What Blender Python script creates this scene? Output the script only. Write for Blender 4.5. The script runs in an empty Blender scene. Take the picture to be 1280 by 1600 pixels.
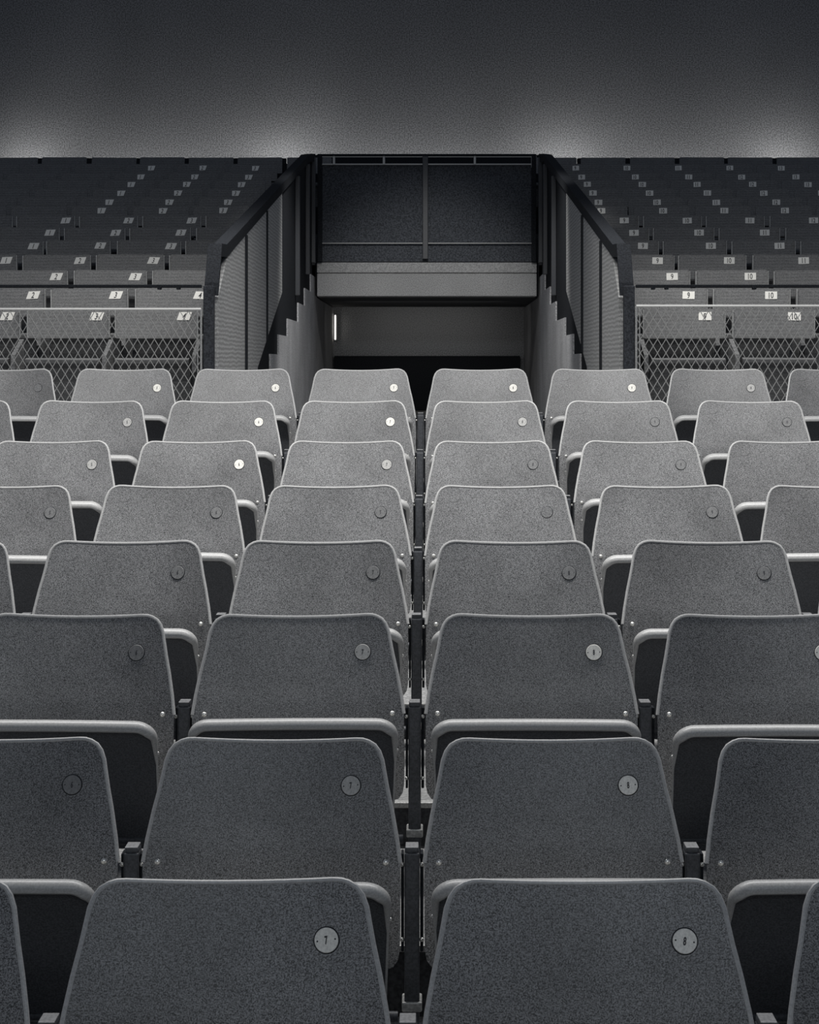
import bpy, math, random
from mathutils import Vector, Matrix
random.seed(7)
S = bpy.context.scene
C = S.collection
CZ = 1.25            # camera height above the floor of the nearest row
F = 3000.0           # focal length in pixels of a 1280 px wide frame
VX, VY = 667.5, 570.0

# ------------------------------------------------------------------ camera
cd = bpy.data.cameras.new('camera')
cam = bpy.data.objects.new('camera', cd)
C.objects.link(cam)
cam.location = (0, 0, CZ)
cam.rotation_euler = (math.radians(90), 0, 0)
cd.sensor_fit = 'HORIZONTAL'
cd.sensor_width = 36
cd.lens = 36 * F / 1280
cd.shift_x = -(VX - 640) / 1280
cd.shift_y = -(800 - VY) / 1280
cd.clip_end = 200
S.camera = cam

# ------------------------------------------------------------------ world, exposure
W = bpy.data.worlds.new('night')
S.world = W
W.use_nodes = True
W.node_tree.nodes['Background'].inputs[0].default_value = (0.084, 0.098, 0.126, 1)
W.node_tree.nodes['Background'].inputs[1].default_value = 1.0
S.view_settings.view_transform = 'Standard'
S.view_settings.look = 'None'
S.view_settings.exposure = 0.0
S.view_settings.gamma = 1.0
S.view_settings.use_curve_mapping = False


def area(name, loc, target, sx, sy, watts, col=(1, .99, .97), spread=180):
    l = bpy.data.lights.new(name, 'AREA')
    l.shape = 'RECTANGLE'
    l.size, l.size_y, l.energy, l.color = sx, sy, watts, col
    l.spread = math.radians(spread)
    o = bpy.data.objects.new(name, l)
    C.objects.link(o)
    o.location = (loc[0], loc[1], loc[2] + CZ)
    d = Vector(target) - Vector(loc)
    o.rotation_euler = d.to_track_quat('-Z', 'Y').to_euler()
    return o


def spot(name, loc, target, watts, angle, blend=.6, size=.15, col=(1, .99, .97)):
    l = bpy.data.lights.new(name, 'SPOT')
    l.energy, l.color, l.spot_size, l.spot_blend, l.shadow_soft_size = watts, col, math.radians(angle), blend, size
    o = bpy.data.objects.new(name, l)
    C.objects.link(o)
    o.location = (loc[0], loc[1], loc[2] + CZ)
    d = Vector(target) - Vector(loc)
    o.rotation_euler = d.to_track_quat('-Z', 'Y').to_euler()
    return o


# strip of roof lamps over the middle of the lower block
area('roof_lamp_strip', (0, 4.98, 3.0), (0, 6.0, 0.0), 5.0, .35, 195, spread=140)
# weak fill light added far behind the camera to lift the near chair faces
area('rear_fill_light', (0, -5.0, 3.2), (0, 6, 0), 4.0, .6, 85, col=(.90, .96, 1.0))
spot('gangway_wall_fill', (0, 14.2, 3.0), (0, 16.0, -.5), 320, 72, .5, .15)  # unseen spot added to brighten the gangway side walls
area('passage_fill', (0, 20.6, .62), (0, 22.8, -.05), 1.7, .08, 1.1, spread=85)  # added fill hidden under the ceiling, brightens the passage end wall
area('gangway_lamp_strip', (0, 10.2, 2.9), (0, 11.0, 0.0), 5.0, .3, 54, spread=95)
# unseen narrow spot added overhead to brighten the gangway lintel
spot('lintel_fill_spot', (0, 11.6, 3.6), (0, 18.6, .55), 800, 22, .8, .2)

# ------------------------------------------------------------------ materials


def mat(name, col, rough=.6, metal=0.0, speck=0.0, sscale=300, patch=0.0, pscale=4, bump=0.0, bscale=60, spec=.5):
    m = bpy.data.materials.new(name)
    m.use_nodes = True
    nt = m.node_tree
    b = nt.nodes['Principled BSDF']
    b.inputs['Roughness'].default_value = rough
    b.inputs['Metallic'].default_value = metal
    b.inputs['Specular IOR Level'].default_value = spec
    b.inputs['Base Color'].default_value = (*col, 1)
    tc = nt.nodes.new('ShaderNodeTexCoord')
    last = None
    base = nt.nodes.new('ShaderNodeRGB')
    base.outputs[0].default_value = (*col, 1)
    last = base.outputs[0]

    def mul(last, scale, lo, hi, detail, a=.3, bb=.7, rnd=False):
        n = nt.nodes.new('ShaderNodeTexNoise')
        n.inputs['Scale'].default_value = scale
        n.inputs['Detail'].default_value = detail
        nt.links.new(tc.outputs['Object'], n.inputs['Vector'])
        if rnd:
            oi = nt.nodes.new('ShaderNodeObjectInfo')
            n.noise_dimensions = '4D'
            mm = nt.nodes.new('ShaderNodeMath'); mm.operation = 'MULTIPLY'; mm.inputs[1].default_value = 50
            nt.links.new(oi.outputs['Random'], mm.inputs[0])
            nt.links.new(mm.outputs[0], n.inputs['W'])
        r = nt.nodes.new('ShaderNodeMapRange')
        r.inputs['From Min'].default_value = a
        r.inputs['From Max'].default_value = bb
        r.inputs['To Min'].default_value = lo
        r.inputs['To Max'].default_value = hi
        nt.links.new(n.outputs['Fac'], r.inputs['Value'])
        x = nt.nodes.new('ShaderNodeVectorMath')
        x.operation = 'SCALE'
        nt.links.new(last, x.inputs[0])
        nt.links.new(r.outputs[0], x.inputs['Scale'])
        return x.outputs[0]
    if speck:
        last = mul(last, sscale, 1 - speck, 1 + speck, 1.0, .33, .67)
    if patch:
        last = mul(last, pscale, 1 - patch, 1 + patch, 3.0, .3, .7, True)
    nt.links.new(last, b.inputs['Base Color'])
    if bump:
        n = nt.nodes.new('ShaderNodeTexNoise')
        n.inputs['Scale'].default_value = bscale
        nt.links.new(tc.outputs['Object'], n.inputs['Vector'])
        bp = nt.nodes.new('ShaderNodeBump')
        bp.inputs['Strength'].default_value = bump
        bp.inputs['Distance'].default_value = .01
        nt.links.new(n.outputs['Fac'], bp.inputs['Height'])
        nt.links.new(bp.outputs[0], b.inputs['Normal'])
    m['speck'] = speck
    return m


def wood(name, col, ring, scale, amount, rough=.6, vertical=False):
    m = bpy.data.materials.new(name)
    m.use_nodes = True
    nt = m.node_tree
    b = nt.nodes['Principled BSDF']
    b.inputs['Roughness'].default_value = rough
    tc = nt.nodes.new('ShaderNodeTexCoord')
    mp = nt.nodes.new('ShaderNodeMapping')
    mp.inputs['Scale'].default_value = scale
    nt.links.new(tc.outputs['Object'], mp.inputs['Vector'])
    wv = nt.nodes.new('ShaderNodeTexWave')
    wv.bands_direction = 'Z'
    wv.inputs['Scale'].default_value = ring
    wv.inputs['Distortion'].default_value = 3.5
    wv.inputs['Detail'].default_value = 3
    wv.inputs['Detail Scale'].default_value = 1.2
    nt.links.new(mp.outputs[0], wv.inputs['Vector'])
    no = nt.nodes.new('ShaderNodeTexNoise')
    no.inputs['Scale'].default_value = 130
    nt.links.new(tc.outputs['Object'], no.inputs['Vector'])
    r = nt.nodes.new('ShaderNodeMapRange')
    r.inputs['To Min'].default_value = 1 - amount
    r.inputs['To Max'].default_value = 1 + amount
    nt.links.new(wv.outputs['Fac'], r.inputs['Value'])
    r2 = nt.nodes.new('ShaderNodeMapRange')
    r2.inputs['From Min'].default_value = .33
    r2.inputs['From Max'].default_value = .67
    r2.inputs['To Min'].default_value = .7
    r2.inputs['To Max'].default_value = 1.3
    nt.links.new(no.outputs['Fac'], r2.inputs['Value'])
    x = nt.nodes.new('ShaderNodeMath'); x.operation = 'MULTIPLY'
    nt.links.new(r.outputs[0], x.inputs[0])
    nt.links.new(r2.outputs[0], x.inputs[1])
    v = nt.nodes.new('ShaderNodeVectorMath'); v.operation = 'SCALE'
    v.inputs[0].default_value = col
    nt.links.new(x.outputs[0], v.inputs['Scale'])
    nt.links.new(v.outputs[0], b.inputs['Base Color'])
    return m


PLASTIC = mat('moulded_plastic', (.152, .152, .154), .42, speck=.8, sscale=480, patch=.24, pscale=4.5, bump=.05, bscale=400)  # patch blotches paint soft glossy reflections into the colour
RIM = mat('lit_plastic_edge', (.42, .417, .41), .36, speck=.12, sscale=300)  # same plastic as the shell, overhead light put into a paler colour
UNDER = mat('shaded_underside_plastic', (.062, .065, .072), .7, speck=.35, sscale=300)  # same plastic again, shade below the lip put into a darker colour
STEEL = mat('dark_painted_steel', (.052, .055, .062), .5, speck=.3, sscale=250)
DARKSTEEL = mat('dark_post_steel', (.045, .048, .055), .8, speck=.4, sscale=120, spec=.15)
INFILL = mat('dark_infill_sheet', (.080, .086, .097), .95, speck=.4, sscale=70, spec=.05)
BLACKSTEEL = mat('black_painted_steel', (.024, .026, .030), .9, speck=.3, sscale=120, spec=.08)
GALV = mat('galvanised_steel', (.42, .42, .41), .45, .35, speck=.25, sscale=200)
WIRE = mat('galvanised_wire', (.46, .455, .44), .5, 0)
RODM = mat('bright_zinc_rod', (.80, .79, .76), .5)
LITCAP = mat('lit_cap_steel', (.26, .26, .265), .5, .2, speck=.2, sscale=200)  # lighter than the posts: their lit tops put into the colour
BOLT = mat('zinc_bolt', (.75, .74, .70), .25, .7)
PALE = mat('pale_disc_plastic', (.80, .78, .72), .4, speck=.12, sscale=300)
LIGHTD = mat('faded_disc_plastic', (.42, .415, .40), .42, speck=.15, sscale=300)
GREYD = mat('grey_disc_plastic', (.175, .175, .175), .45, speck=.2, sscale=300)
INK = mat('black_paint_digit', (.03, .03, .035), .6)
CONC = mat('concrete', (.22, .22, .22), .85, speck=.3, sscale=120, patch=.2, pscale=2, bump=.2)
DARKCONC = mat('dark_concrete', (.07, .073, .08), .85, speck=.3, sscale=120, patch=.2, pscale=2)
RISER = mat('dark_riser_concrete', (.045, .046, .05), .9, speck=.3, sscale=120, spec=.2)  # darker than the tread concrete
PAINTW = mat('painted_gangway_wall', (.48, .48, .49), .75, speck=.4, sscale=110, patch=.2, pscale=2)
LINTEL = mat('pale_painted_concrete', (.36, .36, .36), .7, speck=.3, sscale=110, patch=.06, pscale=3)
BACKW = mat('rear_wall_plaster', (.135, .137, .142), .85, speck=.5, sscale=75, patch=.1, pscale=1)
GLOSSW = mat('gloss_painted_wall', (.25, .252, .26), .35, speck=.5, sscale=90)
SEATWOOD = wood('grey_weathered_wood', (.150, .150, .150), 16, (.12, 1, 1), .12)
PANELWOOD = wood('plywood_grain', (.40, .40, .395), 13, (1, .35, 1), .25)
PLATE = mat('white_number_plate', (.92, .90, .84), .5)

# ------------------------------------------------------------------ mesh helpers


class MB:
    def __init__(s):
        s.v = []; s.f = []

    def add(s, vs, fs):
        n = len(s.v)
        s.v += [tuple(v) for v in vs]
        s.f += [tuple(i + n for i in f) for f in fs]
        return s

    def box(s, x0, x1, y0, y1, z0, z1, b=0.0):
        if b <= 0:
            vs = [(x, y, z) for x in (x0, x1) for y in (y0, y1) for z in (z0, z1)]
            fs = [(0, 1, 3, 2), (4, 6, 7, 5), (0, 4, 5, 1), (2, 3, 7, 6), (0, 2, 6, 4), (1, 5, 7, 3)]
            return s.add(vs, fs)
        # bevelled box: 24 verts
        import bmesh
        bm = bmesh.new()
        bmesh.ops.create_cube(bm, size=1)
        for v in bm.verts:
            v.co = Vector(((x0 + x1) / 2 + v.co.x * (x1 - x0), (y0 + y1) / 2 + v.co.y * (y1 - y0), (z0 + z1) / 2 + v.co.z * (z1 - z0)))
        bmesh.ops.bevel(bm, geom=bm.edges[:], offset=b, segments=2, affect='EDGES', profile=.5)
        bm.verts.index_update()
        s.add([v.co[:] for v in bm.verts], [[v.index for v in f.verts] for f in bm.faces])
        bm.free()
        return s

    def prism(s, poly, axis, a0, a1):
        """poly of 2-D points extruded along axis ('x': points are (y,z))"""
        n = len(poly)
        if axis == 'x':
            P = lambda p, a: (a, p[0], p[1])
        elif axis == 'y':
            P = lambda p, a: (p[0], a, p[1])
        else:
            P = lambda p, a: (p[0], p[1], a)
        vs = [P(p, a0) for p in poly] + [P(p, a1) for p in poly]
        fs = [tuple(range(n)), tuple(range(2 * n - 1, n - 1, -1))]
        fs += [(i, i + n, (i + 1) % n + n, (i + 1) % n) for i in range(n)]
        return s.add(vs, fs)

    def tube(s, pts, r, n=8, closed=False):
        P = [Vector(p) for p in pts]
        m = len(P)
        vs = []; fs = []
        for i, p in enumerate(P):
            a = P[(i - 1) % m] if (closed or i > 0) else p
            b = P[(i + 1) % m] if (closed or i < m - 1) else p
            t = (b - a).normalized()
            up = Vector((0, 1, 0)) if abs(t.y) < .9 else Vector((0, 0, 1))
            u = t.cross(up).normalized(); w = t.cross(u)
            for k in range(n):
                an = 2 * math.pi * k / n
                vs.append(p + (u * math.cos(an) + w * math.sin(an)) * r)
        for i in range(m if closed else m - 1):
            j = (i + 1) % m
            for k in range(n):
                fs.append((i * n + k, i * n + (k + 1) % n, j * n + (k + 1) % n, j * n + k))
        if not closed:
            fs.append(tuple(range(n - 1, -1, -1)))
            fs.append(tuple(range((m - 1) * n, m * n)))
        return s.add(vs, fs)

    def dome(s, c, r, h, n=10, flat=.0):
        """rounded bolt head facing -y"""
        vs = []; fs = []
        rings = [(1, 0), (.92, .45), (.6, .85)]
        for (rr, hh) in rings:
            for k in range(n):
                a = 2 * math.pi * k / n
                vs.append((c[0] + r * rr * math.cos(a), c[1] - h * hh, c[2] + r * rr * math.sin(a)))
        vs.append((c[0], c[1] - h, c[2]))
        for i in range(2):
            for k in range(n):
                fs.append((i * n + k, (i + 1) * n + k, (i + 1) * n + (k + 1) % n, i * n + (k + 1) % n))
        for k in range(n):
            fs.append((2 * n + k, 3 * n, 2 * n + (k + 1) % n))
        return s.add(vs, fs)

    def disc(s, c, r, t, n=28):
        vs = [(c[0] + r * math.cos(2 * math.pi * k / n), c[1] + y, c[2] + r * math.sin(2 * math.pi * k / n)) for y in (0, -t) for k in range(n)]
        vs += [(c[0] + (r - .0008) * math.cos(2 * math.pi * k / n), c[1] - t - .0008, c[2] + (r - .0008) * math.sin(2 * math.pi * k / n)) for k in range(n)]
        fs = [tuple(range(n)), tuple(range(3 * n - 1, 2 * n - 1, -1))]
        for q in range(2):
            fs += [(q * n + k, (q + 1) * n + k, (q + 1) * n + (k + 1) % n, q * n + (k + 1) % n) for k in range(n)]
        return s.add(vs, fs)

    def mesh(s, name, m, smooth=False):
        me = bpy.data.meshes.new(name)
        me.from_pydata(s.v, [], s.f)
        me.materials.append(m)
        import bmesh
        bm = bmesh.new(); bm.from_mesh(me)
        bmesh.ops.recalc_face_normals(bm, faces=bm.faces[:])
        bm.to_mesh(me); bm.free()
        if smooth:
            for p in me.polygons:
                p.use_smooth = True
            me.set_sharp_from_angle(angle=math.radians(38))
        me.update()
        return me


def ob(name, me, parent=None, loc=None):
    o = bpy.data.objects.new(name, me)
    C.objects.link(o)
    if parent is not None:
        o.parent = parent
    if loc is not None:
        o.location = loc
    return o


def tag(o, label=None, cat=None, group=None, kind=None):
    if label: o['label'] = label
    if cat: o['category'] = cat
    if group: o['group'] = group
    if kind: o['kind'] = kind
    return o


def thing(name, label, cat, loc, group=None, rz=0):
    o = ob(name, None, None, loc)
    o.rotation_euler = (0, 0, rz)
    o.empty_display_size = .1
    return tag(o, label, cat, group)


def struct(name, me, parent=None):
    o = ob(name, me, parent)
    if parent is None:
        o['kind'] = 'structure'
    return o


# digits
_txt = {}


def digits(s, h, cond=.62, shear=0.0, bold=.035):
    k = (s, h, cond, shear)
    if k in _txt:
        return _txt[k]
    cu = bpy.data.curves.new('digits', 'FONT')
    cu.body = s
    cu.size = 1
    cu.align_x = 'CENTER'
    cu.align_y = 'CENTER'
    cu.offset = bold
    cu.extrude = .02
    cu.resolution_u = 3
    o = bpy.data.objects.new('digits', cu)
    C.objects.link(o)
    bpy.context.view_layer.update()
    me = bpy.data.meshes.new_from_object(o.evaluated_get(bpy.context.evaluated_depsgraph_get()))
    bpy.data.objects.remove(o)
    xs = [v.co.x for v in me.vertices]; ys = [v.co.y for v in me.vertices]
    cx, cy = (min(xs) + max(xs)) / 2, (min(ys) + max(ys)) / 2
    sc = h / (max(ys) - min(ys))
    for v in me.vertices:
        x, y, z = (v.co.x - cx) * sc * cond, (v.co.y - cy) * sc, v.co.z * sc
        v.co = (x + y * shear, -z, y)
    me.materials.clear()
    me.materials.append(INK)
    _txt[k] = me
    return me


WORDS = {1: 'one', 2: 'two', 3: 'three', 4: 'four', 5: 'five', 6: 'six', 7: 'seven', 8: 'eight', 9: 'nine', 10: 'ten', 11: 'eleven', 12: 'twelve', 13: 'thirteen', 14: 'fourteen', 15: 'fifteen'}
ORD = ['first', 'second', 'third', 'fourth', 'fifth', 'sixth', 'seventh', 'eighth', 'ninth', 'tenth', 'eleventh', 'twelfth', 'thirteenth', 'fourteenth']

# ------------------------------------------------------------------ row data (depth, height of backrest tops, from the camera)
PITCH = .5
LZ = [2.688, 3.452, 4.190, 4.929, 5.780, 6.527, 7.267, 8.078]
LTOP = [1382, 1159, 963, 847, 760, 690, 627, 577]
LH = [-(y - VY) * z / F for y, z in zip(LTOP, LZ)]
BACKH = .52
LF = [h - BACKH + CZ for h in LH]               # floor levels
UZ = [10.83, 11.54, 12.25, 13.1, 13.95, 14.6, 15.25, 15.75, 16.15, 16.7, 17.3, 17.9, 18.6]
UY = [494, 461, 432, 407, 384, 363.5, 344.5, 329, 316, 301.5, 288, 276.5, 262.5]
UL = [(VY - y) * z / F for y, z in zip(UY, UZ)]   # label heights
TOPZ = 19.6
WALL_Z = 21.0

# ------------------------------------------------------------------ setting
WALK = -.54 + CZ
m = MB().box(-6, 6, 8.30, 10.3, -.4, WALK).box(-1.2, 1.2, 10.3, 24, -.4, WALK).box(-6, 6, -8, 2.0, -.4, -.005)
floor = struct('floor', m.mesh('floor', CONC))
for i in range(8):
    y0 = (LZ[i - 1] + .075) if i else 2.0
    y1 = LZ[i] + .075 if i < 7 else 8.30
    st = ob('step', MB().box(-3.2, 3.2, y0, y1, -.35, LF[i] - .01).mesh('step', RISER), floor)
    ob('tread', MB().box(-3.2, 3.2, y0, y1, LF[i] - .01, LF[i]).mesh('tread', CONC), st)
    ob('nosing', MB().box(-3.2, 3.2, y0 - .006, y0 + .02, LF[i] - .008, LF[i] + .004, .002).mesh('nosing', GALV), st)


def wallx(side, z):
    return -1.12 if side < 0 else 1.035 + .0095 * (z - 10.1)


for side in (-1, 1):
    for i, (z, l) in enumerate(zip(UZ, UL)):
        y0 = (UZ[i - 1] + .14) if i else 10.3
        y1 = z + .14
        xs = sorted((side * 5.4, wallx(side, y0) + side * .10))
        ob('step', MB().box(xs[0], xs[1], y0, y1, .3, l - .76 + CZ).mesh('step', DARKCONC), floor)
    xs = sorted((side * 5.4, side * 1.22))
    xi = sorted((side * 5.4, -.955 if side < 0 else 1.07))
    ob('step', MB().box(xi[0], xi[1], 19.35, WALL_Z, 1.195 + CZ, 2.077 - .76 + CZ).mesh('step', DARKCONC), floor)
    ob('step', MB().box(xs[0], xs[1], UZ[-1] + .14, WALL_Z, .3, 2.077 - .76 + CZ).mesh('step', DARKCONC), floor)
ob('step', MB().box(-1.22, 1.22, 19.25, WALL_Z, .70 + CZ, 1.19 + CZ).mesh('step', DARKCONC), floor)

struct('wall_back', MB().prism([(-9, 0), (-1.25, 0), (-1.25, .74 + CZ), (1.25, .74 + CZ), (1.25, 0), (9, 0), (9, 9), (-9, 9)], 'y', WALL_Z, WALL_Z + .2).mesh('wall', BACKW))
pw = MB()  # wall added behind the top row to block uplight through the gaps
for a_, b_, t_ in ((-5.4, -1.47, 2.152), (-1.47, -1.44, 2.095), (-1.44, -1.3, 2.152), (-1.3, 1.3, 2.187), (1.3, 1.537, 2.152), (1.537, 1.567, 2.095), (1.567, 5.4, 2.152)):
    pw.box(a_, b_, 20.0, 20.08, 2.5, t_ + CZ)
struct('wall_light_block', pw.mesh('wall', BLACKSTEEL))
struct('wall_gangway_end', MB().box(-1.3, 1.3, 22.9, 23.0, WALK, .72 + CZ).mesh('wall', GLOSSW))
struct('trim_1', MB().box(-1.1, 1.1, 22.70, 22.9, WALK, .105 + CZ, .01).mesh('trim', BLACKSTEEL))
struct('ceiling', MB().box(-1.3, 1.3, 19.3, 23.0, .69 + CZ, .72 + CZ).mesh('ceiling', DARKCONC))
lt = struct('trim_2', MB().box(-1.09, 1.085, 19.0, 19.3, .678 + CZ, .905 + CZ, .008).mesh('trim', LINTEL))
struct('trim_3', MB().box(-1.09, 1.085, 18.985, 19.3, .909 + CZ, 1.013 + CZ, .008).mesh('trim', LINTEL))

# gangway side walls with the stepped top edge of the upper terrace
corners = [(12.4, -.30), (13.05, -.10), (13.75, .078), (14.5, .228), (15.45, .372), (16.7, .540), (17.6, .704), (18.5, .875), (19.25, 1.0)]
for side in (-1, 1):
    o_ = -.35 if side > 0 else 0
    poly = []
    for k in range(len(corners)):
        z0, h = corners[k]
        z1 = corners[k + 1][0] if k + 1 < len(corners) else 19.5
        poly += [(z0 + (o_ if k < 8 else 0), h + CZ), (z1 + (o_ if k + 1 < 8 else 0), h + CZ)]
    poly = [(10.3, WALK - .05), (10.3, -.45 + CZ), (12.4 + o_, -.45 + CZ)] + poly + [(19.5, .68 + CZ), (23.0, .68 + CZ), (23.0, WALK - .05)]
    mb = MB()
    n = len(poly)
    vs = [(wallx(side, p[0]), p[0], p[1]) for p in poly] + [(wallx(side, p[0]) + side * .09, p[0], p[1]) for p in poly]
    fs = [tuple(range(n)), tuple(range(2 * n - 1, n - 1, -1))] + [(i, i + n, (i + 1) % n + n, (i + 1) % n) for i in range(n)]
    mb.add(vs, fs)
    struct('wall_left' if side < 0 else 'wall_right', mb.mesh('wall', PAINTW))

# ------------------------------------------------------------------ side screens of the gangway
def topline(z):
    return .60 + (z - 10.4) * .1765


def side_screen(side):
    nm = 'left' if side < 0 else 'right'
    o = thing('gangway_screen', 'tall plywood screen with sloping black cap on the ' + nm + ' side of the gangway', 'screen', (wallx(side, 10.1), 10.1, WALK), 'screens beside the gangway')
    base = Vector(o.location)

    def place(mb):
        mb.v = [(v[0] - base.x, v[1] - base.y, v[2] - base.z) for v in mb.v]
        return mb

    def sheet(poly, d0, d1):
        n = len(poly)
        vs = [(wallx(side, p[0]) + side * d0, p[0], p[1] + CZ) for p in poly] + [(wallx(side, p[0]) + side * d1, p[0], p[1] + CZ) for p in poly]
        fs = [tuple(range(n)), tuple(range(2 * n - 1, n - 1, -1))] + [(i, i + n, (i + 1) % n + n, (i + 1) % n) for i in range(n)]
        return place(MB().add(vs, fs))
    # dark sheet behind the boards, below their slanted edge and beyond them
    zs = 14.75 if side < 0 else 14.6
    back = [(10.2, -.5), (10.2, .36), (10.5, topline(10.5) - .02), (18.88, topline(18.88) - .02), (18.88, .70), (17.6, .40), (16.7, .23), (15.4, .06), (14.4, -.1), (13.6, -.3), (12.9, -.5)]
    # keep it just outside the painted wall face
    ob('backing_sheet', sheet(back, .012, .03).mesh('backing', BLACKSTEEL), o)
    seams = [10.16, 11.72, 13.25, 14.70] if side < 0 else [10.24, 11.40, 12.95, 14.75]
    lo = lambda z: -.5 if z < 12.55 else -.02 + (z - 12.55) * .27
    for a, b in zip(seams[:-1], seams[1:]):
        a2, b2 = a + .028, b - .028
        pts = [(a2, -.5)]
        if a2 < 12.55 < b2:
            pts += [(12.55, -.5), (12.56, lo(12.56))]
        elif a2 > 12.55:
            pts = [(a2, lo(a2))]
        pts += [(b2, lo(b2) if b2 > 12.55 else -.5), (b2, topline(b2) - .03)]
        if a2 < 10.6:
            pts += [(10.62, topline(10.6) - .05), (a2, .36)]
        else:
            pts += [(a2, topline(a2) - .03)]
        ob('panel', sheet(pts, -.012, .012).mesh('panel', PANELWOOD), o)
    for sz, hw in ((seams[1], .045), (seams[2], .022 if side < 0 else .05)):  # dark strips added over the seams to cover the lit board ends
        ob('seam_strip', sheet([(sz - hw, -.5 if sz < 12.55 else lo(sz)), (sz + hw, -.5 if sz < 12.55 else lo(sz)), (sz + hw, topline(sz) - .04), (sz - hw, topline(sz) - .04)], -.022, -.012).mesh('seam_strip', BLACKSTEEL), o)
    # cap rail
    x0 = .0
    pts = [(10.14, .40), (10.30, .615), (10.55, topline(10.55)), (13, topline(13)), (16, topline(16)), (17.9, topline(17.9)), (18.88, 2.04)]
    vs = []; fs = []
    for j, (z, h) in enumerate(pts):
        xw = wallx(side, z)
        for dx, dh in ((-.02, -.035), (-.02, .035), (.055, .035), (.055, -.035)):
            vs.append((xw + side * dx, z + (-.02 if (j < 2 and dh < 0) else 0), h + dh + CZ))
    for j in range(len(pts) - 1):
        for k in range(4):
            fs.append((j * 4 + k, j * 4 + (k + 1) % 4, j * 4 + 4 + (k + 1) % 4, j * 4 + 4 + k))
    fs += [(0, 1, 2, 3), tuple(len(pts) * 4 - 1 - k for k in range(4))]
    ob('cap_rail', place(MB().add(vs, fs)).mesh('cap', BLACKSTEEL), o)
    # steel posts on the far part
    for z in (16.45, 17.85, 18.75):
        xw = wallx(side, z)
        xs = sorted((xw - side * .03, xw + side * .01))
        hb = .36 + (z - 15.4) * .175
        ob('post', place(MB().box(xs[0], xs[1], z - .03, z + .03, hb + .05 + CZ, topline(z) - .05 + CZ, .005)).mesh('post', STEEL), o)
    # front corner post
    xs = sorted((wallx(side, 10.1) - side * .0, wallx(side, 10.1) + side * .055))
    ob('corner_post', place(MB().box(xs[0], xs[1], 10.07, 10.13, WALK, .415 + CZ, .004)).mesh('post', DARKSTEEL), o)
    return o


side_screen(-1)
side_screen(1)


# ------------------------------------------------------------------ mesh barriers in front of the upper tier
def barrier(side):
    nm = 'left' if side < 0 else 'right'
    Y = 10.05
    xe = -1.183 if side < 0 else 1.095           # end of the mesh at the gangway
    xo = side * 2.9
    o = thing('mesh_barrier', 'diamond wire mesh barrier with black top rail, ' + nm + ' of the gangway', 'barrier', (xe, Y, WALK), 'mesh barriers')

    def P(mb):
        mb.v = [(v[0] - xe, v[1] - Y, v[2] - WALK) for v in mb.v]
        return mb
    htop = (VY - (483 if side < 0 else 478)) * Y / F + CZ
    x0, x1 = sorted((xe, xo))
    # wires
    mb = MB()
    w, h = .0445, .0735
    z0 = WALK + .05
    H = htop - z0
    k = math.floor(-H / h * w / w) - 2
    dxdz = w / h
    r = .0021
    n0 = int((x0 - xe - H * dxdz) / w) - 2
    n1 = int((x1 - xe + H * dxdz) / w) + 2
    for q in range(n0, n1):
        for sgn in (1, -1):
            # line x = q*w + sgn*dxdz*(z-z0), clipped
            a, b = 0.0, H
            xa = q * w + xe
            lo_, hi_ = (x0 - xa) / (sgn * dxdz), (x1 - xa) / (sgn * dxdz)
            if lo_ > hi_: lo_, hi_ = hi_, lo_
            a, b = max(a, lo_), min(b, hi_)
            if b - a < .01: continue
            p, qq = (xa + sgn * dxdz * a, Y + sgn * .0015, z0 + a), (xa + sgn * dxdz * b, Y + sgn * .0015, z0 + b)
            mb.tube([p, qq], r, 4)
    wm = ob('wire_mesh', P(mb).mesh('wire', WIRE), o)
    wm['kind'] = 'stuff'
    ob('mesh_rod', P(MB().tube([(x0, Y - .004, htop), (x1, Y - .004, htop)], .0065, 8)).mesh('rod', RODM, True), o)
    ob('end_rod', P(MB().tube([(xe, Y - .004, z0), (xe, Y - .004, htop)], .006, 8)).mesh('rod', GALV, True), o)
    ob('end_rod', P(MB().tube([(xe + side * .018, Y, z0), (xe + side * .018, Y, htop)], .0035, 8)).mesh('rod', GALV, True), o)
    hr = (VY - 447) * Y / F + CZ
    ob('top_rail', P(MB().box(x0, x1, Y - .0, Y + .04, hr - .008, hr + .008, .003)).mesh('rail', BLACKSTEEL), o)
    for dx in ((.12, .22) if side < 0 else (.09, .16, .62)):
        ob('rail_clip', P(MB().box(xe + side * dx - .01, xe + side * dx + .01, Y, Y + .03, hr - .018, hr - .006, .002)).mesh('clip', BLACKSTEEL), o)
    for xx in (xe + side * .75, xo - side * .02):
        # slender supports hidden behind the mesh foot
        ob('post', P(MB().box(xx - .015, xx + .015, Y + .005, Y + .035, WALK, z0 + .25, .003)).mesh('post', STEEL), o)
    return o


barrier(-1)
barrier(1)

# ------------------------------------------------------------------ balustrade above the gangway mouth
bal = thing('balustrade', 'dark steel balustrade with a central post above the pale gangway lintel', 'balustrade', (0, 18.95, 1.013 + CZ))


def bp(mb, name, m_, smooth=False):
    mb.v = [(v[0], v[1] - 18.95, v[2] - 1.013 - CZ) for v in mb.v]
    return ob(name, mb.mesh(name, m_, smooth), bal)


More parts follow.
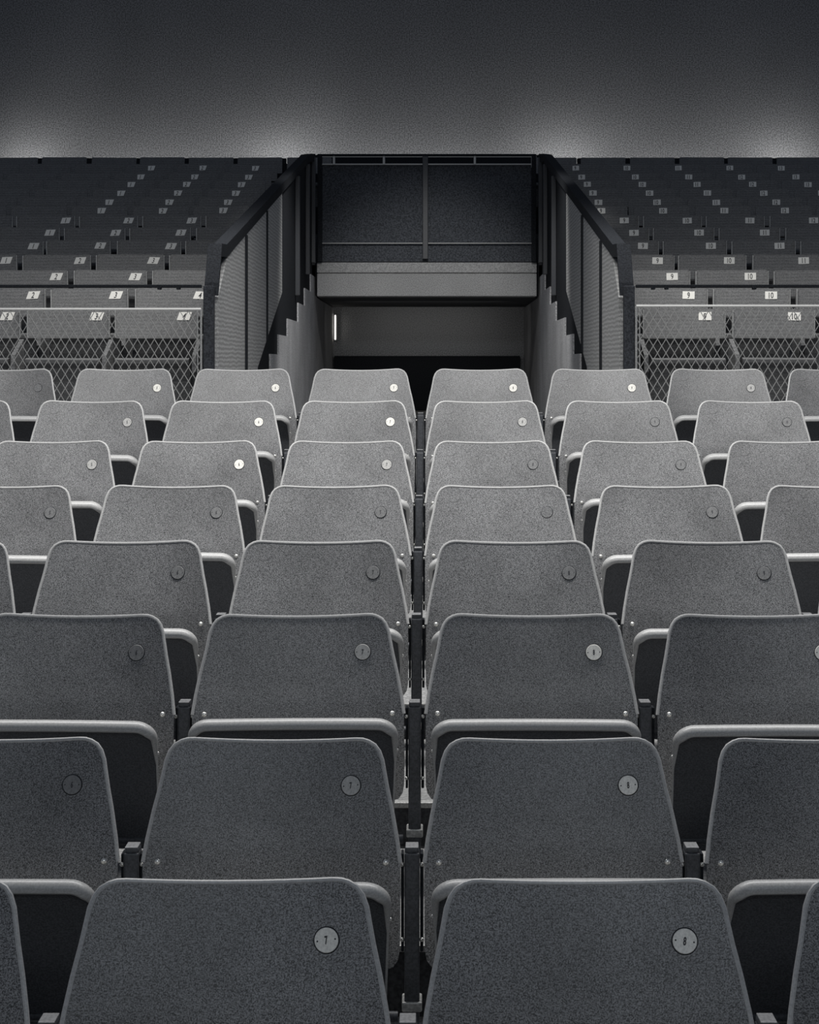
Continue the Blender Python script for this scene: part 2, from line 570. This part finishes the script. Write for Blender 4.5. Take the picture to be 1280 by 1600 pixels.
hh = lambda y: (VY - y) * 18.95 / F + CZ
bp(MB().box(-1.08, 1.075, 18.92, 18.98, hh(244), hh(241), .004), 'top_rail', BLACKSTEEL)
bp(MB().box(-1.08, 1.08, 18.93, 18.96, hh(246), hh(244.5), .002), 'rail_edge', GALV)
bp(MB().box(-1.05, 1.05, 18.93, 18.96, hh(258), hh(255.8), .003), 'rail', GALV)
bp(MB().box(-1.05, 1.05, 18.93, 18.96, hh(380.8), hh(379.6), .002), 'rail', GALV)
bp(MB().box(-.045, .01, 18.92, 18.97, hh(405), hh(244), .006), 'post', STEEL)
for x in (500, 522, 600, 742, 832):
    xx = (x - VX) * 18.95 / F
    bp(MB().box(xx - .012, xx + .012, 18.925, 18.965, hh(258 if x not in (500, 832) else 262), hh(244), .004), 'bracket', GALV)
bp(MB().box(-1.08, 1.075, 18.99, 19.01, 1.02 + CZ, hh(256)), 'infill_sheet', INFILL)
for xa in (-1.08, 1.03):
    bp(MB().box(xa, xa + .045, 18.92, 18.98, 1.015 + CZ, hh(243), .006), 'post', BLACKSTEEL)

# ------------------------------------------------------------------ lamps
E = bpy.data.materials.new('lamp_glow')
E.use_nodes = True
nt = E.node_tree
nt.nodes.remove(nt.nodes['Principled BSDF'])
em = nt.nodes.new('ShaderNodeEmission')
em.inputs[0].default_value = (1, .96, .88, 1)
em.inputs[1].default_value = 5.0
nt.links.new(em.outputs[0], nt.nodes['Material Output'].inputs[0])
E2 = E.copy(); E2.name = 'uplight_glow'
E2.node_tree.nodes['Emission'].inputs[1].default_value = 9.0

lam = thing('tube_lamp', 'small upright tube lamp glowing in the corner of the gangway end wall', 'lamp', (-1.093, 22.86, .30 + CZ))
ob('tube', MB().tube([(0, -.012, 0), (0, -.012, .29)], .0065, 10).mesh('tube', E, True), lam)
ob('holder', MB().box(-.022, .022, .0, .04, -.02, .31, .003).mesh('holder', STEEL), lam)
for (x, wd) in ((28, 'far left'), (440, 'inner left'), (882, 'inner right'), (1235, 'far right')):
    X = (x - VX) * 20.6 / F
    l = thing('wall_uplight', 'hidden uplight glowing on the rear wall above the dark top row, ' + wd + ' of four', 'lamp', (X, 20.72, 1.93 + CZ), 'uplights behind the top row')
    ob('housing', MB().box(-.3, .3, -.05, .05, -.06, 0, .006).mesh('housing', STEEL), l)
    ob('tube', MB().tube([(-.26, 0, .04), (.26, 0, .04)], .014, 8).mesh('tube', E2, True), l)
    a = area('uplight_beam', (X, 20.74, 2.02), (X, 20.95, 2.7), .55, .04, 3.4)
a = area('uplight_wash', (0, 20.6, 1.85), (0, 20.95, 2.6), 9.0, .05, 42)

# ------------------------------------------------------------------ lower tier chair
prof = [(0.0, .146), (-.0012, .159), (-.004, .1695), (-.010, .1805), (-.020, .1885), (-.035, .1945), (-.055, .1985), (-.080, .2035), (-.120, .2130), (-.165, .2220), (-.205, .2282), (-.26, .2288), (-.32, .2288), (-.355, .2280), (-.372, .2245), (-.384, .216), (-.390, .199)]


def surf(x, z):
    """y of the backrest's front surface; z from 0 (top) down"""
    t = max(z, -.21) + .079
    lean = t * math.tan(math.radians(17)) - max(0, -.21 - z) * .10
    return lean + .021 * (1 - (x / .225) ** 2) - .012


def dip(x, z):
    return -.007 * max(0, 1 - (x / .16) ** 2) * max(0, 1 + z / .1)


mb = MB()
NU = 16
for side_ in (0, 1):
    n = len(mb.v)
    for (z, w) in prof:
        for u in range(NU + 1):
            x = (u / NU * 2 - 1) * w
            zz = z + dip(x, z)
            mb.v.append((x, surf(x, z) + (.005 if side_ else 0), zz + BACKH))
    for i in range(len(prof) - 1):
        for u in range(NU):
            a_ = n + i * (NU + 1) + u
            mb.f.append((a_, a_ + 1, a_ + NU + 2, a_ + NU + 1))
BACKMESH_V = (mb.v, mb.f)
# rim path
path = []
for (z, w) in prof:
    path.append((w, z))
left = [(-x, z) for x, z in reversed(path)]
top_ = [(x, 0.0) for x in (-.12, -.08, -.04, 0, .04, .08, .12)]
bot = [(x, -.390) for x in (.15, .08, 0, -.08, -.15)]
loop = [q for q in left + top_ + path if q[1] > -.25]
rim = [(x, surf(x, z) + .0025, z + dip(x, z) + BACKH) for x, z in loop]
backmesh = mb.mesh('backrest', PLASTIC, True)
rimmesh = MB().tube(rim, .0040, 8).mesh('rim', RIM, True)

# tipped-up seat: rolled edge swept round an upright U, pan behind it
SW, ST, SB, SR = .215, .376, .03, .042
U = [(-SW + .012, SB)] + [(-SW + .012 * (1 - t), SB + (ST - SR - SB) * t) for t in (.25, .5, .75, 1)]
for k in range(1, 9):
    a_ = math.pi - k / 8 * math.pi / 2
    U.append((-SW + SR + SR * math.cos(a_), ST - SR + SR * math.sin(a_)))
U += [(-.1, ST + .001), (0, ST + .0015)]
U = U + [(-x, z) for x, z in reversed(U[:-1])]
nrm = []
for i in range(len(U)):
    a_, b_ = U[max(0, i - 1)], U[min(len(U) - 1, i + 1)]
    t = Vector((b_[0] - a_[0], b_[1] - a_[1])).normalized()
    nrm.append((-t.y, t.x))
lip = [(-.010, -.020), (-.003, -.022), (0, -.027), (0, -.036), (-.002, -.043), (-.007, -.048), (-.013, -.049), (-.018, -.046), (-.020, -.040), (-.021, -.032)]


def depthf(z):
    return .12 + .88 * max(0, min(1, (z - .30) / .06)) ** .8


def lean(z):
    return 0.0


vs = []; fs = []
CT, SN = math.cos(math.radians(28)), math.sin(math.radians(28))
L = len(lip)
for (x, z), (nx, nz) in zip(U, nrm):
    for (o_, y_) in lip:
        df = depthf(z)
        yy = (y_ + .020) * df
        o_ = o_ * (.10 + .90 * df) + min(.013, -(y_ + .020)) * .30 * df
        zz = z + nz * o_ - .05
        vs.append((x + nx * o_, -.07 + yy * CT - zz * SN, .05 + zz * CT + yy * SN))
for i in range(len(U) - 1):
    for k in range(L - 1):
        fs.append((i * L + k, i * L + k + 1, (i + 1) * L + k + 1, (i + 1) * L + k))
seatmesh = MB().add(vs, fs)
# the face against the backrest
seatmesh.add([vs[i * L] for i in range(len(U))], [tuple(range(len(U)))])
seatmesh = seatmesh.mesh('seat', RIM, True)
inner = [vs[i * L + L - 1] for i in range(len(U))]
# pan: grid between left and right inner points
pm = MB()
half = len(inner) // 2
for k in range(half + 1):
    a_, b_ = Vector(inner[k]), Vector(inner[-1 - k])
    for u in range(9):
        t = u / 8
        p = a_.lerp(b_, t)
        pm.v.append((p.x, p.y - .002 * math.sin(math.pi * t) * min(1, k / 4 + .3) * (1 if k < half - 3 else .3), p.z))
for k in range(half):
    for u in range(8):
        q = k * 9 + u
        pm.f.append((q, q + 1, q + 10, q + 9))
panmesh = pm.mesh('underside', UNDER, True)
hingemesh = MB().tube([(-.225, -.07, .05), (.225, -.07, .05)], .010, 10).mesh('hinge', STEEL, True)
pivot = [MB().dome((s * (SW - .001), -.188, .262), .0042, .004, 8).mesh('bolt', BOLT, True) for s in (-1, 1)]
rivet = [MB().dome((s * .203, surf(.203, -.205) + .0005, BACKH - .205), .0062, .0048, 10).add(
    [(s * .203 - .0062, surf(.203, -.205) - .0052, BACKH - .2055), (s * .203 + .0062, surf(.203, -.205) - .0052, BACKH - .2055), (s * .203 + .0062, surf(.203, -.205) - .0052, BACKH - .2045), (s * .203 - .0062, surf(.203, -.205) - .0052, BACKH - .2045)], []).mesh('rivet', BOLT, True) for s in (-1, 1)]
DX, DZ = .1385 + .0, -.079
DISC = .0172
dyy = surf(DX, DZ)
slope = math.atan2(surf(DX + .01, DZ) - surf(DX - .01, DZ), .02)
leanang = math.radians(17)
shadem = MB().disc((0, 0, 0), .0188, .0006).mesh('shade_ring', BLACKSTEEL)  # dark ring round the disc, painting the shadow of its recess
discm = {k: MB().disc((0, -.0006, 0), DISC, .0010).mesh('disc', mm) for k, mm in (('p', PALE), ('l', LIGHTD), ('g', GREYD), ('b', PLASTIC))}
screwm = MB().dome((-.0128, -.0024, -.0005), .0014, .0003, 6).dome((.0128, -.0024, .0005), .0014, .0003, 6).mesh('screw', INK)

ROWNAME = ['nearest row', 'second row from the front', 'third row from the front', 'fourth row from the front', 'fifth row from the front', 'sixth row from the front', 'seventh row from the front', 'eighth row from the front']
DISCS = [
    {6: 'g', 7: 'p', 8: 'p', 9: 'p'},
    {6: 'g', 7: 'l', 8: 'p', 9: 'p'},
    {6: 'g', 7: 'l', 8: 'p', 9: 'p'},
    {5: 'g', 6: 'g', 7: 'g', 8: 'g', 9: 'g'},
    {5: 'g', 6: 'g', 7: 'g', 8: 'b', 9: 'g', 10: 'g'},
    {5: 'l', 6: 'p', 7: 'l', 8: 'g', 9: 'g', 10: 'g'},
    {4: 'g', 5: 'l', 6: 'p', 7: 'p', 8: 'l', 9: 'g', 10: 'g'},
    {4: 'b', 5: 'p', 6: 'p', 7: 'p', 8: 'p', 9: 'p', 10: 'l', 11: 'l'},
]
DN = {'g': 'grey', 'p': 'pale', 'l': 'faded', 'b': 'blank'}


def chair(row, n, dk):
    X = PITCH * (n - 7) - .277
    num = WORDS[n]
    if dk == 'b':
        lab = 'grey plastic tip-up chair with an empty disc recess, %s' % ROWNAME[row]
    else:
        lab = 'grey plastic tip-up chair with %s disc %s, %s' % (DN[dk], num, ROWNAME[row])
    r = thing('tip_up_chair', lab, 'chair', (X + .001 + random.uniform(-.001, .001), LZ[row], LF[row]), 'grey plastic tip-up chairs of the lower tier')
    r.rotation_euler = (random.uniform(-.012, .012), random.uniform(-.006, .006), random.uniform(-.012, .012))
    b = ob('backrest', backmesh, r)
    ob('rim', rimmesh, b)
    for q in rivet:
        ob('rivet', q, b)
    s = ob('seat', seatmesh, r)
    s.location.z = random.uniform(-.008, .006)
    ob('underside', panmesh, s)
    for q in pivot:
        ob('bolt', q, s)
    ob('hinge_bar', hingemesh, r)
    d = ob('number_disc', discm[dk], r, (DX, dyy - (0 if dk != 'b' else -.0008), BACKH + DZ))
    d.rotation_euler = (-leanang * .97, random.uniform(-.15, .15), slope)
    ob('shade_ring', shadem, d)
    if dk != 'b':
        ob('digit', digits(str(n), .0118, .55), d, (0, -.0024, 0))
        ob('screw_hole', screwm, d)
    return r


SPAN = {}
for row in range(8):
    z = LZ[row]
    ns = []
    for n in range(2, 14):
        X = PITCH * (n - 7) - .277
        xa, xb = VX + (X - .236) * F / z, VX + (X + .236) * F / z
        if xb > 3 and xa < 1277:
            ns.append(n)
            chair(row, n, DISCS[row].get(n, 'l'))
    SPAN[row] = ns

# stanchions between the chairs
pb = MB().box(-.0135, .0135, -.030, .012, 0.0, .328, .003).box(-.0125, .0125, -.026, .012, .325, .337, .004)
postm = pb.mesh('post', STEEL, False)
platem = [MB().box(min(s * .0145, s * .0195), max(s * .0145, s * .0205), -.020, .012, .150, .325, .0015).mesh('side_plate', BLACKSTEEL) for s in (-1, 1)]
boltm = MB().dome((0, 0, 0), .0045, .004, 8).mesh('bolt', BOLT, True)
capm = MB().box(-.0115, .0115, -.0285, .010, .3365, .3388, .001).mesh('cap', LITCAP)
footm = MB().box(-.018, .018, -.033, .02, .046, .064, .003).mesh('foot_bracket', GALV)
CNTP = 0
for row in range(8):
    ns = SPAN[row]
    for n in ns + [ns[-1] + 1]:
        X = PITCH * (n - 7) - .277 - PITCH / 2
        px = VX + X * F / LZ[row]
        if px < 2 or px > 1278:
            continue
        if n == ns[0]:
            where = 'beside chair ' + WORDS[n]
        elif n == ns[-1] + 1:
            where = 'beside chair ' + WORDS[n - 1]
        else:
            where = 'between chairs %s and %s' % (WORDS[n - 1], WORDS[n])
        p = thing('chair_stanchion', 'dark steel stanchion %s, %s' % (where, ROWNAME[row]), 'stanchion', (X, LZ[row] - .005, LF[row]), 'steel stanchions of the lower tier')
        ob('post', postm, p)
        ob('cap', capm, p)
        for q in platem:
            ob('side_plate', q, p)
        for sx in (-1, 1):
            for hz in (.306, .172):
                ob('bolt', boltm, p, (sx * .0172, -.020, hz))
        ob('foot_bracket', footm, p)

# ------------------------------------------------------------------ upper tier seats
bk = MB()
NB = 10
for side_ in (0, 1):
    n = len(bk.v)
    for z, cut in ((.625, .004), (.630, 0), (.71, 0), (.782, 0), (.789, .003), (.792, .010)):
        for u in range(NB + 1):
            x = (u / NB * 2 - 1) * (.2275 - cut)
            bk.v.append((x, (z - .7) * .16 + .012 * (1 - (x / .2275) ** 2) + (.014 if side_ else 0), z))
    for i in range(5):
        for u in range(NB):
            q = n + i * (NB + 1) + u
            bk.f.append((q, q + 1, q + NB + 2, q + NB + 1))
N6 = 6 * (NB + 1)
for u in range(NB):
    bk.f.append((u, u + 1, N6 + u + 1, N6 + u)); bk.f.append((5 * (NB + 1) + u, 5 * (NB + 1) + u + 1, N6 + 5 * (NB + 1) + u + 1, N6 + 5 * (NB + 1) + u))
for i in range(5):
    for u in (0, NB):
        bk.f.append((i * (NB + 1) + u, (i + 1) * (NB + 1) + u, N6 + (i + 1) * (NB + 1) + u, N6 + i * (NB + 1) + u))
ubackm = bk.mesh('backrest', SEATWOOD, True)
useatm = MB().prism([(-.20, .505), (-.165, .515), (-.10, .505), (-.06, .40), (-.045, .30), (-.07, .28), (-.105, .38), (-.15, .455), (-.195, .485)], 'x', -.205, .205).mesh('seat', SEATWOOD, False)
uendm = [MB().box(min(s * .2275, s * .2345), max(s * .2275, s * .2325), -.014, .02, .628, .784, .002).mesh('end_bracket', GALV) for s in (-1, 1)]
ustan = MB().prism([(.012, .60), (-.01, .62), (-.24, .53), (-.25, .44), (-.14, .36), (-.05, .30), (-.03, 0), (.012, 0)], 'x', -.012, .012).mesh('standard', SEATWOOD)
upm = MB().prism([(-.036, -.023), (.036, -.023), (.036, .023), (-.036, .023)], 'y', -.002, .001).mesh('plate', PLATE)
ups = MB().prism([(-.044, -.023), (.028, -.023), (.044, .023), (-.028, .023)], 'y', -.002, .001).mesh('plate', PLATE)


UFOOT = MB().box(-.02, .02, -.06, .03, 0, .008, .002).mesh('foot_plate', STEEL)


def useat(X, Y, fl, num, side, row, label):
    r = thing('wooden_tip_up_seat', label, 'seat', (X, Y, fl), 'wooden tip-up seats of the upper tier, ' + ('left' if side < 0 else 'right' if side > 0 else 'centre') + ' block')
    r.rotation_euler = (random.uniform(-.02, .02), random.uniform(-.008, .008), 0)
    ob('backrest', ubackm, r)
    ob('seat', useatm, r)
    st = ob('standard', ustan, r, (-side * .241 if side else .19, 0, 0))
    ob('foot_plate', UFOOT, st)
    if row < 7:
        for q in uendm:
            ob('end_bracket', q, r)
    if num:
        off = (.155 if row < 7 else .01) if side < 0 else (.12 if row < 7 else .01)
        if side == 0: off = .12
        sh = .35 if (side < 0 and row not in (0, 1)) or (side < 0 and num == 4 and row == 0) else 0
        p = ob('number_plate', ups if side < 0 else upm, r, (off, (.75 - .7) * .16 + .012 * (1 - (off / .2275) ** 2) - .001, .75))
        p.rotation_euler = (-.16, random.uniform(-.03, .03), -.1)
        ob('number', digits(str(num), .035, .72, .25 if side < 0 else 0, .008), p, (0, -.0028, 0))
    return r


for row, (z, l) in enumerate(zip(UZ, UL)):
    fl = l - .75 + CZ
    far = row >= 7
    for side in (-1, 1):
        if side < 0:
            seq = [(4 - k, -1.37 - .5 * k) for k in range(12)] if not far else [(3 - k, -1.675 - .5 * k) for k in range(12)]
        else:
            seq = [(9 + k, 1.57 + .5 * k) for k in range(12)] if not far else [(9 + k, 1.435 + .5 * k) for k in range(12)]
        off = (-.155 if not far else -.01) if side < 0 else (-.12 if not far else -.01)
        first = True
        for idx, (num, XL) in enumerate(seq):
            X = XL + off
            pa, pbx = VX + (X - .24) * F / z, VX + (X + .24) * F / z
            if pbx < -6 or pa > 1286:
                continue
            if side > 0 and X - .24 < wallx(1, z) + .09:
                pass
            rn = ORD[row] + ' row of the ' + ('left' if side < 0 else 'right') + ' block'
            if num >= 1:
                useat(X, z, fl, num, side, row, 'wooden tip-up seat with plate %s, %s' % (WORDS[num], rn))
            else:
                useat(X, z, fl, None, side, row, 'unnumbered wooden seat, %s, %s beyond plate one' % (rn, ['first', 'second', 'third', 'fourth', 'fifth', 'sixth', 'seventh'][-num]))
# last row: backrests stand against the glow of the rear wall
PLACE = ['innermost', 'second', 'third', 'fourth', 'fifth', 'sixth', 'seventh', 'eighth', 'ninth']
for side in (-1, 1):
    for k in range(8):
        X = (-1.204 if side < 0 else 1.302) + side * .5 * k
        px = VX + X * F / TOPZ
        if px < -40 or px > 1320:
            continue
        useat(X, TOPZ, 2.077 - .75 + CZ, None, side, 13, 'black wooden seat against the rear wall, %s from the %s of the gangway' % (PLACE[k], 'left' if side < 0 else 'right'))
for k, (X, num) in enumerate(((-.716, None), (-.228, 6), (.30, 7), (.815, 8), )):
    useat(X, TOPZ, 1.947 - .75 + CZ, num, 0, 13, 'black wooden seat behind the balustrade, %s from its left end' % ['first', 'second', 'third', 'fourth'][k])
